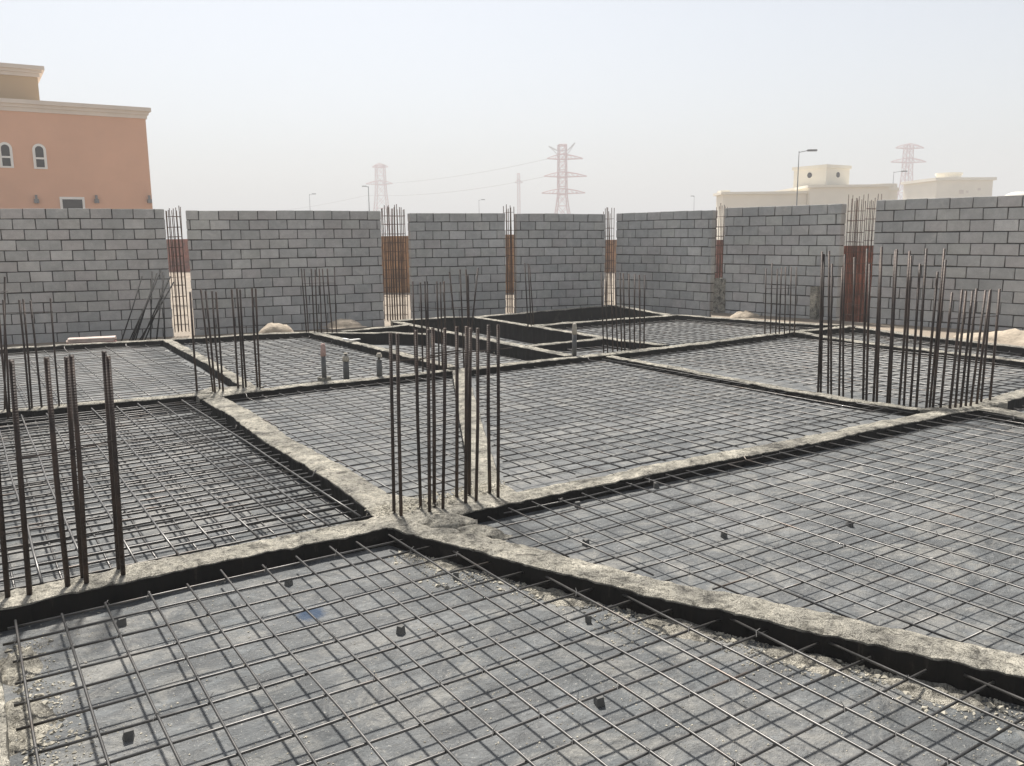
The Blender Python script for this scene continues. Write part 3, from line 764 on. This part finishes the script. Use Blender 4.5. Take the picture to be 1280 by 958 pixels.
# ------------------------------------------------------------------ hoarding seen through the gaps
def hoarding(label, u0, u1, yt, yb, mat, n, zb=GZ, rz=None):
    A, B = G(u0, yb, zb), G(u1, yb, zb)
    top = VD((u0+u1)/2, yt, (depth_of(A)+depth_of(B))/2).z
    d = (B-A); L = d.length; d.normalize(); ang = math.atan2(d.y, d.x)
    o = thing('hoarding', label, 'hoarding', (A.x, A.y, zb), ang)
    w = L/n
    for k in range(n):
        V, F = [], []; s = 12
        for i in range(s+1):
            x = w*i/s; yy = 0.02*math.cos(i*math.pi)
            for y2 in (yy, yy+0.004): V += [(x, y2, 0), (x, y2, top-zb-rnd(0, .002))]
        for i in range(s):
            k0, k1 = i*4, (i+1)*4
            F += [(k0, k1, k1+1, k0+1), (k0+2, k0+3, k1+3, k1+2), (k0+1, k1+1, k1+3, k0+3)]
        obj('sheet', mesh('sheet', V, F, M[mat]), o, (w*k, rnd(-.03, .03), 0), (0, 0, rnd(-.01, .01)))
    for k in range(n+1):
        MB().box(w*k-.04, w*k+.04, .06, .14, 0, top-zb-.1).build('post', M['redboard'], o)
    return o
hoarding('rusty red sheet hoarding glimpsed through the gap beside the peach villa', 150, 330, 299, 340, 'hoard', 9)
hoarding('brown sheet hoarding glimpsed through the two middle wall gaps', 430, 690, 294.5, 366, 'hoard2', 10)
hoarding('orange-brown sheet hoarding glimpsed through the gap at the wall corner', 725, 800, 300, 341, 'hoard2', 6)
hoarding('dark red sheet hoarding glimpsed above the concrete stub', 860, 950, 300, 352, 'hoard', 5)
hoarding('rusty red sheeting close behind the twin-row bar cage', 1020, 1130, 307, 404, 'hoard', 4)

# ------------------------------------------------------------------ sand heaps, clutter
lump('sand_heap', VD(345, 411, 17.4), 0.40, 0.34, 0.21, 'larger pale sand heap against the broad block wall panel', 'sand heap', M['mound'], 1.7, z=-0.15, crisp=0.2)
lump('sand_heap', VD(430, 410, 18.4), 0.40, 0.33, 0.14, 'smaller pale sand heap beside the triangular pit', 'sand heap', M['mound'], 5.2, z=-0.10, crisp=0.2)
q = VD(1285, 425, 13.9); lump('sand_heap', q, 1.25, 0.5, 0.20, 'long pale sand bank along the foot of the last wall panel', 'sand heap', M['mound'], 9.9, rz=math.atan2((WE-WC).y, (WE-WC).x), z=-0.10)
q = VD(930, 395, 18.6); lump('sand_heap', q, 0.45, 0.3, 0.13, 'low patch of sand beside the concrete stub', 'sand heap', M['mound'], 2.9, z=-0.06)
# fill inside the wall line
def strip(pts, name, label):
    me = mesh(name, [(p[0], p[1], p[2]) for p in pts], [tuple(range(len(pts)))], M['sand'])
    return tag(obj(name, me), label, kind='structure')
def wl_pt(x, plane, z, inn=0.03):
    p = W(x, 300, *plane); return (p.x, p.y, z)
strip([(*xy(G(890, 396)), -0.05), (*xy(G(1040, 406)), -0.05), (*xy(G(1068, 409)), -0.05), (*xy(G(1500, 458)), -0.05), wl_pt(1500, PR, -0.05), wl_pt(1100, PR, -0.05), wl_pt(890, PR, -0.05)], 'earth_fill', 'sandy fill between beams and wall')
strip([(*xy(G(-150, 452)), -0.3), (*xy(G(203, 426)), -0.3), (*xy(G(390, 416.5)), -0.3), (*xy(G(494, 403)), -0.3), wl_pt(494, PB, -0.3), wl_pt(203, PB, -0.3), wl_pt(-150, PB, -0.3)], 'earth_fill', 'sandy fill between beams and wall')
# leaning bars against the first wall panel
o = thing('leaning_bar_bundle', 'loose bundle of crossed dark bars leaning against the wall below the villa', 'rebar bundle', G(180, 427))
org = Vector(o.location)
for (bx, by, tx, ty) in [(151, 427, 177.5, 346), (165, 427, 201, 338), (173, 427, 217, 353), (188, 427, 190, 340), (195, 427, 205, 345), (180, 427, 210, 350), (168, 427, 196, 342), (160, 427, 190, 365), (206, 427, 203, 341), (163, 420, 186, 372), (176, 427, 213, 346)]:
    dd = 15.6; a = VD(bx, by, dd+rnd(-.2, .1)); t = VD(tx, ty, 16.9+rnd(-.3, .1))
    a.z = min(a.z, -0.1)
    MB().tube([a-org, a.lerp(t, .5)-org+Vector((0, 0, rnd(-.03, .03))), t-org], 0.0135, 6).build('bar', M['bitumen'], o, smooth=True)
# stack of boards
bs = VD(115, 421, 15.2); ang = math.atan2((WC-WA).y, (WC-WA).x)
o = thing('board_stack', 'low stack of pinkish boards lying before the wall below the villa', 'board stack', (bs.x, bs.y, -0.05), ang)
for k in range(3):
    for s in range(3):
        x0 = rnd(-.04, .04)-.38
        MB().box(x0, x0+.76, -.15+s*.1, -.06+s*.1, .035*k, .035*k+.03).build('board', M['redboard'] if k == 0 else M['board'], o)
for x in (-.2, .2): MB().box(x-.04, x+.04, -.2, .2, -.08, -.003).build('bearer', M['redboard'], o)
sb = VD(442, 429, 14.6)
o = thing('board_scrap', 'white bent scrap of board lying on the beam behind the pipe stubs', 'board', (sb.x, sb.y, 0.02), ang+.3)
MB().box(-.14, .12, -.03, .03, 0, .015).build('board', M['white'], o); MB().box(-.14, -.09, -.03, .16, .016, .03).build('board', M['white'], o)
# pipe stubs
for (x, yb, yt, r, tm, lab) in [(405.5, 475, 429, .030, 'tape_red', 'tallest capped pipe stub of three on the dark beam'), (433, 471, 441, .038, 'tape', 'pale-capped pipe stub between its two neighbours'), (474.5, 470, 441, .036, 'tape', 'pale-capped pipe stub next to the middle bar cluster'), (718, 444, 404, .034, 'tape', 'single pipe stub standing at the end of the deep pit beam')]:
    a = G(x, yb, 0.0); t = VD(x+.3, yt, depth_of(a)); h = t.z
    o = thing('pipe_stub', lab, 'pipe', (a.x, a.y, 0))
    MB().tube([(0, 0, -.05), (0, 0, h*.7)], r, 12).build('pipe', M['pvc'], o, smooth=True)
    MB().tube([(0, 0, h*.66), (.002, 0, h*.85), (.004, .002, h*.96), (.004, .002, h)], r*1.16, 10, r1=r*.75).build('cap', M[tm], o, smooth=True)
    if tm == 'tape_red': MB().box(-.07, .07, -.05, .05, -.03, .035).build('mortar_collar', M['concrete'], o)

# ------------------------------------------------------------------ peach villa
def frame_at(px, py, depth, dirang):
    return VD(px, py, depth), dirang
def loc_box(o, name, mat, x0, x1, y0, y1, z0, z1): return MB().box(x0, x1, y0, y1, z0, z1).build(name, M[mat], o)
VC = VD(194, 300, 52.0)                       # right-hand corner of the villa
va = R(-1.0)
vd = Vector((math.cos(va), math.sin(va), 0)); VQ = VC+vd
def vz(x, y): return W(x, y, VC, VQ)
def vx(x, y): return (vz(x, y)-VC).dot(vd)
ztop = vz(150, 147).z
o = thing('villa', 'peach rendered villa with cream cornice and small arched windows', 'house', (VC.x, VC.y, GZ), va)
lz = lambda z: z-GZ
loc_box(o, 'wall', 'peach', -17, 0, 0, 14, 0, lz(ztop))
cn = MB()
for k, (e, z0, z1) in enumerate([(0.08, 0.0, 0.22), (0.17, 0.22, 0.40), (0.30, 0.40, 0.62)]):
    cn.box(-17.4, e, -e, 14.2, lz(ztop)+z0, lz(ztop)+z1)
cn.build('cornice', M['trim'], o)
xr = vx(50.5, 110); zt2 = vz(30, 91).z
loc_box(o, 'upper_wall', 'ochre', -17, xr, 1.2, 9, lz(ztop)+.62, lz(zt2))
cn = MB()
for k, (e, z0, z1) in enumerate([(0.10, 0.0, 0.2), (0.22, 0.2, 0.36), (0.36, 0.36, 0.58)]):
    cn.box(-17.4, xr+e, 1.2-e, 9.2, lz(zt2)+z0, lz(zt2)+z1)
cn.build('upper_cornice', M['trim'], o)
def arch(x0, x1, z0, z1, y, dep, n=10):
    r = (x1-x0)/2; cx = (x0+x1)/2
    P = [(x0, z0), (x1, z0)]+[(cx+r*math.cos(math.pi*i/n), z1-r+r*math.sin(math.pi*i/n)) for i in range(n+1)]
    m = MB(); k = len(P)
    m.add([(p[0], y, p[1]) for p in P]+[(p[0], y+dep, p[1]) for p in P], [tuple(range(k)), tuple(reversed(range(k, 2*k)))]+[(i, i+k, (i+1) % k+k, (i+1) % k) for i in range(k)])
    return m
for (a, b, t, bt) in [(-1.5, 16, 178, 210), (41, 58, 180, 211.5)]:
    x0, x1 = vx(a, 195), vx(b, 195); z0, z1 = lz(vz((a+b)/2, bt).z), lz(vz((a+b)/2, t).z)
    w = arch(x0, x1, z0, z1, -.08, .1).build('window', M['white'], o)
    q = (x1-x0)*.2
    arch(x0+q, x1-q, z0+q*.7, z1-q, -.092, .05).build('pane', M['glass'], w)
    zm = z0+(z1-z0)*.42
    MB().box(x0+q*.8, x1-q*.8, -.11, -.07, zm-.05, zm+.05).build('transom', M['white'], w)
x0, x1 = vx(75, 255), vx(106, 255); z1 = lz(vz(90, 246.5).z)
w = MB().box(x0, x1, -.08, .02, z1-1.2, z1).build('window', M['white'], o)
MB().box(x0+.13, x1-.13, -.095, .01, z1-1.1, z1-.14).build('pane', M['glass'], w)
for x in (45.5, 120.5, 186.5):
    xx = vx(x, 251); zz = lz(vz(x, 252).z)
    MB().box(xx-.12, xx+.12, -.25, 0, zz-.1, zz+.12).box(xx-.06, xx+.06, -.2, -.08, zz+.121, zz+.35).build('wall_lamp', M['iron'], o)

# ------------------------------------------------------------------ far cream villas
def far_house(label, px, depth, ang, build, name='villa'):
    c = VD(px, 300, depth); o = thing(name, label, 'house', (c.x, c.y, GZ), ang); build(o, depth); return o
view = YAW-R(90)                               # local x along the picture, y away
def hz(y, x, depth): return VD(x, y, depth).z-GZ
def cream_main(o, D):
    s = D/FPX; X = lambda u: (u-1039)*s
    def blk(name, u0, u1, y0, y1, yt, cor=.35, mat='cream'):
        z = hz(yt, (u0+u1)/2, D); w = MB().box(X(u0), X(u1), y0, y1, 0, z-.3).build(name, M[mat], o)
        MB().box(X(u0)-cor, X(u1)+cor, y0-cor, y1+cor, z-.297, z).build('cornice', M['cream'], o); return z
    blk('wall', 906, 1011, 1.5, 5, 239.5); z = blk('wall', 1011.5, 1110, 0.5, 15, 231.5)
    # stair tower, turned 45 degrees
    zt = hz(205.5, 1039, D); r = (1075-1008)/2*s*1.02
    P = [(X(1041)+r*math.cos(a), 5+r*math.sin(a)) for a in (R(-100), R(-12), R(80), R(168))]
    t = MB().prism(P, z-.5, zt-.4).build('tower', M['cream'], o)
    P2 = [(X(1041)+1.07*(p[0]-X(1041)), 5+1.07*(p[1]-5)) for p in P]
    MB().prism(P2, zt-.397, zt).build('tower_cornice', M['cream'], t)
    for u, k in ((1027, 0), (1059, 1)):
        a = Vector(P[3] if k == 0 else P[0]); b = Vector(P[0] if k == 0 else P[1]); q = a.lerp(b, .5); nrm = Vector(((b-a).y, -(b-a).x)).normalized()
        zz = hz(217.5, u, D); MB().tube([(q.x-nrm.x*.05, q.y-nrm.y*.05, zz), (q.x+nrm.x*.06, q.y+nrm.y*.06, zz)], .34, 10).build('window', M['glass'], t)
    # rounded bay at the end
    zb = hz(227.5, 1127, D); rr = (1143-1110)/2*s*1.08
    P = [(X(1126)+rr*math.cos(R(10*i)), 6+rr*math.sin(R(10*i))) for i in range(36)]
    y = MB().prism(P, 0, zb-.9).build('round_bay', M['cream'], o)
    MB().prism([(X(1126)+1.1*(p[0]-X(1126)), 6+1.1*(p[1]-6)) for p in P], zb-.897, zb-.5).build('bay_cornice', M['cream'], y)
    MB().prism([(X(1126)+.96*(p[0]-X(1126)), 6+.96*(p[1]-6)) for p in P], zb-.497, zb).build('bay_parapet', M['cream'], y)
    MB().box(X(909), X(921), 4, 6, hz(239.5, 915, D)-.002, hz(236.5, 915, D)).build('roof_unit', M['cream'], o)
far_house('long cream villa with a turned stair tower and rounded end bay', 1039, 105.0, view, cream_main)
def cream_two(o, D):
    s = D/FPX; X = lambda u: (u-1200)*s
    z = hz(223, 1200, D); r = 38*s*1.0
    MB().box(X(1164.5), X(1237), 0, 11, 0, z-.5).build('wall', M['cream'], o)
    MB().box(X(1164.5)-.4, X(1237)+.4, -.4, 11.4, z-.497, z).build('cornice', M['cream'], o)
    P = [(X(1200.5)+14.5*s*math.cos(R(15*i)), 5+14.5*s*math.sin(R(15*i))) for i in range(24)]
    MB().prism(P, z-.1, hz(217.5, 1200, D)).build('roof_ring', M['cream'], o)
    MB().prism([(X(1200.5)+1.1*(p[0]-X(1200.5)), 5+1.1*(p[1]-5)) for p in P], hz(217.5, 1200, D)+.003, hz(215, 1200, D)).build('ring_cap', M['cream'], o)
    for u0, u1, y0, y1 in ((1194, 1200, 238, 243), (1203, 1206, 239, 242), (1218, 1221.5, 236, 239)):
        MB().box(X(u0), X(u1), -.06, .05, hz(y1, 1200, D), hz(y0, 1200, D)).build('window', M['trim'], o)
far_house('smaller cream villa with a round roof ring', 1200, 150.0, view+R(4), cream_two)
def cream_three(o, D):
    s = D/FPX; V, F = [], []; n, m = 24, 6; r = 17*s; z = hz(249, 1270, D)
    MB().prism([(r*math.cos(R(15*i)), r*math.sin(R(15*i))) for i in range(24)], 0, z).build('drum', M['cream'], o)
    for j in range(m+1):
        for i in range(n): a, b = R(360*i/n), R(90*j/m); V.append((r*math.cos(b)*math.cos(a), r*math.cos(b)*math.sin(a), z+.003+8.5*s*math.sin(b)))
    for j in range(m):
        for i in range(n): F.append((j*n+i, j*n+(i+1) % n, (j+1)*n+(i+1) % n, (j+1)*n+i))
    obj('dome', mesh('dome', V, F, M['cream'], True), o)
far_house('low pale dome just showing above the last wall panel', 1268, 170.0, view, cream_three, 'domed_building')

# ------------------------------------------------------------------ street lamps
def street_lamp(label, x, yt, D, arm, head=1.0, r=.065):
    b = VD(x, 300, D); o = thing('street_lamp', label, 'street lamp', (b.x, b.y, GZ), view)
    h = VD(x, yt, D).z-GZ; L = arm*D/FPX; s = 1 if L > 0 else -1
    MB().tube([(0, 0, 0), (0, 0, h*.5), (0, 0, h)], r, 8, r1=r*.55).build('pole', M['iron'], o, smooth=True)
    MB().tube([(0, 0, h-.1), (L*.5, 0, h+.02), (L-.3*s, 0, h+.06)], r*.45, 6).build('arm', M['iron'], o)
    xa, xb = sorted((L-.5*s, L+.25*s)); MB().box(xa, xb, -.16, .16, h-.02, h+.12).build('lamp_head', M['iron'], o)
    return o
street_lamp('tall single-arm street lamp in front of the long cream villa', 994, 191, 72, 18)
street_lamp('street lamp beside the rounded bay of the long cream villa', 1112, 216, 120, 14)
street_lamp('far street lamp above the broad block wall panel', 389.5, 243.5, 170, 6.5)
street_lamp('far street lamp close to the smaller red pylon', 463, 234, 150, -6, r=.11)
street_lamp('far street lamp above the wall panel behind the splayed bars', 599.5, 250.5, 190, 6)
street_lamp('far street lamp left of the long cream villa', 866.5, 246, 190, -3)

# ------------------------------------------------------------------ pylons and their lines
def pylon(label, x, D, top, arms, wt, wb, rz=0.0, horns=False, zbreak=None, th=.16, mast=False):
    b = VD(x, 300, D); o = thing('pylon', label, 'pylon', (b.x, b.y, GZ), view+rz)
    s = D/FPX; H = VD(x, top, D).z-GZ
    hz_ = lambda y: VD(x, y, D).z-GZ
    zb = hz_(zbreak) if zbreak else 0
    def half(z):
        if zbreak and z < zb: return wt*s*1.15/2+(wb*s/2-wt*s*1.15/2)*(1-z/zb)
        return (wt*s/2)*(1+.15*(1-(z-zb)/(H-zb)))
    Z = [0]
    while Z[-1] < H-.5:
        Z.append(min(H, Z[-1]+max(2.0*half(Z[-1])*1.0, 2.0)))
    for sx in (-1, 1):
        for sy in (-1, 1):
            MB().tube([(sx*half(z), sy*half(z), z) for z in Z], th, 4, False).build('leg', M['red'], o)
    m = MB()
    for i in range(len(Z)-1):
        a, c = Z[i], Z[i+1]
        for q in range(4):
            (ax, ay), (bx, by) = [((-1, -1), (1, -1)), ((1, -1), (1, 1)), ((1, 1), (-1, 1)), ((-1, 1), (-1, -1))][q]
            m.tube([(ax*half(a), ay*half(a), a), (bx*half(c), by*half(c), c)], th*.5, 3, False)
            m.tube([(bx*half(a), by*half(a), a), (ax*half(c), ay*half(c), c)], th*.5, 3, False)
            m.tube([(ax*half(c), ay*half(c), c), (bx*half(c), by*half(c), c)], th*.5, 3, False)
    tag(m.build('bracing', M['red'], o), kind='stuff')
    tips = []
    for (y, l, r_) in arms:
        z = hz_(y); w = half(z)
        for e in (l*s, r_*s):
            a = MB()
            for sy in (-1, 1):
                a.tube([(0, sy*w, z), (e, 0, z+.4)], th*.8, 4, False); a.tube([(0, sy*w, z+2.6), (e*.55, sy*w*.45, z+1.7), (e, 0, z+.5)], th*.7, 4, False)
                for t in (.3, .5, .7, .85): a.tube([(e*t, sy*w*(1-t), z+.4*t), (e*(t-.12), sy*w*(1.1-t), z+2.6*(1.05-t))], th*.45, 3, False)
            a.build('crossarm', M['red'], o)
            tips.append(o.matrix_basis @ Vector((e, 0, z+.2)))
    if horns:
        for e in (-17*s, 16*s):
            MB().tube([(0, 0, H-3.0), (e*.45, 0, H-2.6), (e, 0, H+(.8 if e < 0 else 2.4)-1.6)], th*1.1, 4).tube([(e*.3, 0, H-5.4), (e*.6, 0, H-3), (e, 0, H+(.8 if e < 0 else 2.4)-1.6)], th*.7, 4).build('horn', M['galv'], o)
    return o, tips
t1, tip1 = pylon('large red lattice pylon with three crossarms and horned top', 703, 430, 183, [(201, -19, 26), (222.5, -23, 31), (243, -26, 29)], 9, 26, R(8), True, 247, .26)
t2, tip2 = pylon('smaller red lattice pylon with two crossarms', 478.5, 560, 208, [(211, -10, 10), (231.5, -19, 15)], 10, 24, R(-5), False, 240, .28)
t3, tip3 = pylon('slender lattice mast with one short crossarm', 649, 600, 218, [(230, -5, 5)], 3, 8, 0, False, None, .22)
t4, tip4 = pylon('red lattice pylon rising behind the cream villas', 1128.5, 470, 184, [(188, -17, 20), (205, -22, 24)], 8, 22, R(6), False, 222, .26)
def line(a, b, sagm, label):
    P = []
    for i in range(25):
        t = i/24; p = Vector(a).lerp(Vector(b), t); p.z -= sagm*4*t*(1-t); P.append(p)
    tag(MB().tube(P, .10, 4, False).build('power_line', M['galv']), label, 'power line', None)
far_l = VD(250, 268, 700)
line(tip1[0], tip2[2], 2.5, 'upper sagging line between the horned pylon and the smaller pylon')
line(tip1[2], tip2[2]-Vector((0, 0, 7)), 3.0, 'middle sagging line between the horned pylon and the smaller pylon')
line(tip2[2]-Vector((0, 0, 7)), far_l, 4.0, 'sagging line running on beyond the smaller pylon')

# ------------------------------------------------------------------ haze
hm = bpy.data.materials.new('haze'); hm.use_nodes = True
hn, hl = hm.node_tree.nodes, hm.node_tree.links
hn.clear()
out = hn.new('ShaderNodeOutputMaterial'); pv = hn.new('ShaderNodeVolumePrincipled')
pv.inputs['Color'].default_value = (0.975, 0.975, 0.97, 1); pv.inputs['Density'].default_value = 0.0022; pv.inputs['Anisotropy'].default_value = 0.0
hl.new(pv.outputs[0], out.inputs['Volume'])
hb = MB().box(-1450, 1450, -1450, 1450, GZ-1.0, 62).build('haze', hm)
tag(hb, 'thin dusty haze filling the air over the site', 'haze', None, 'stuff')
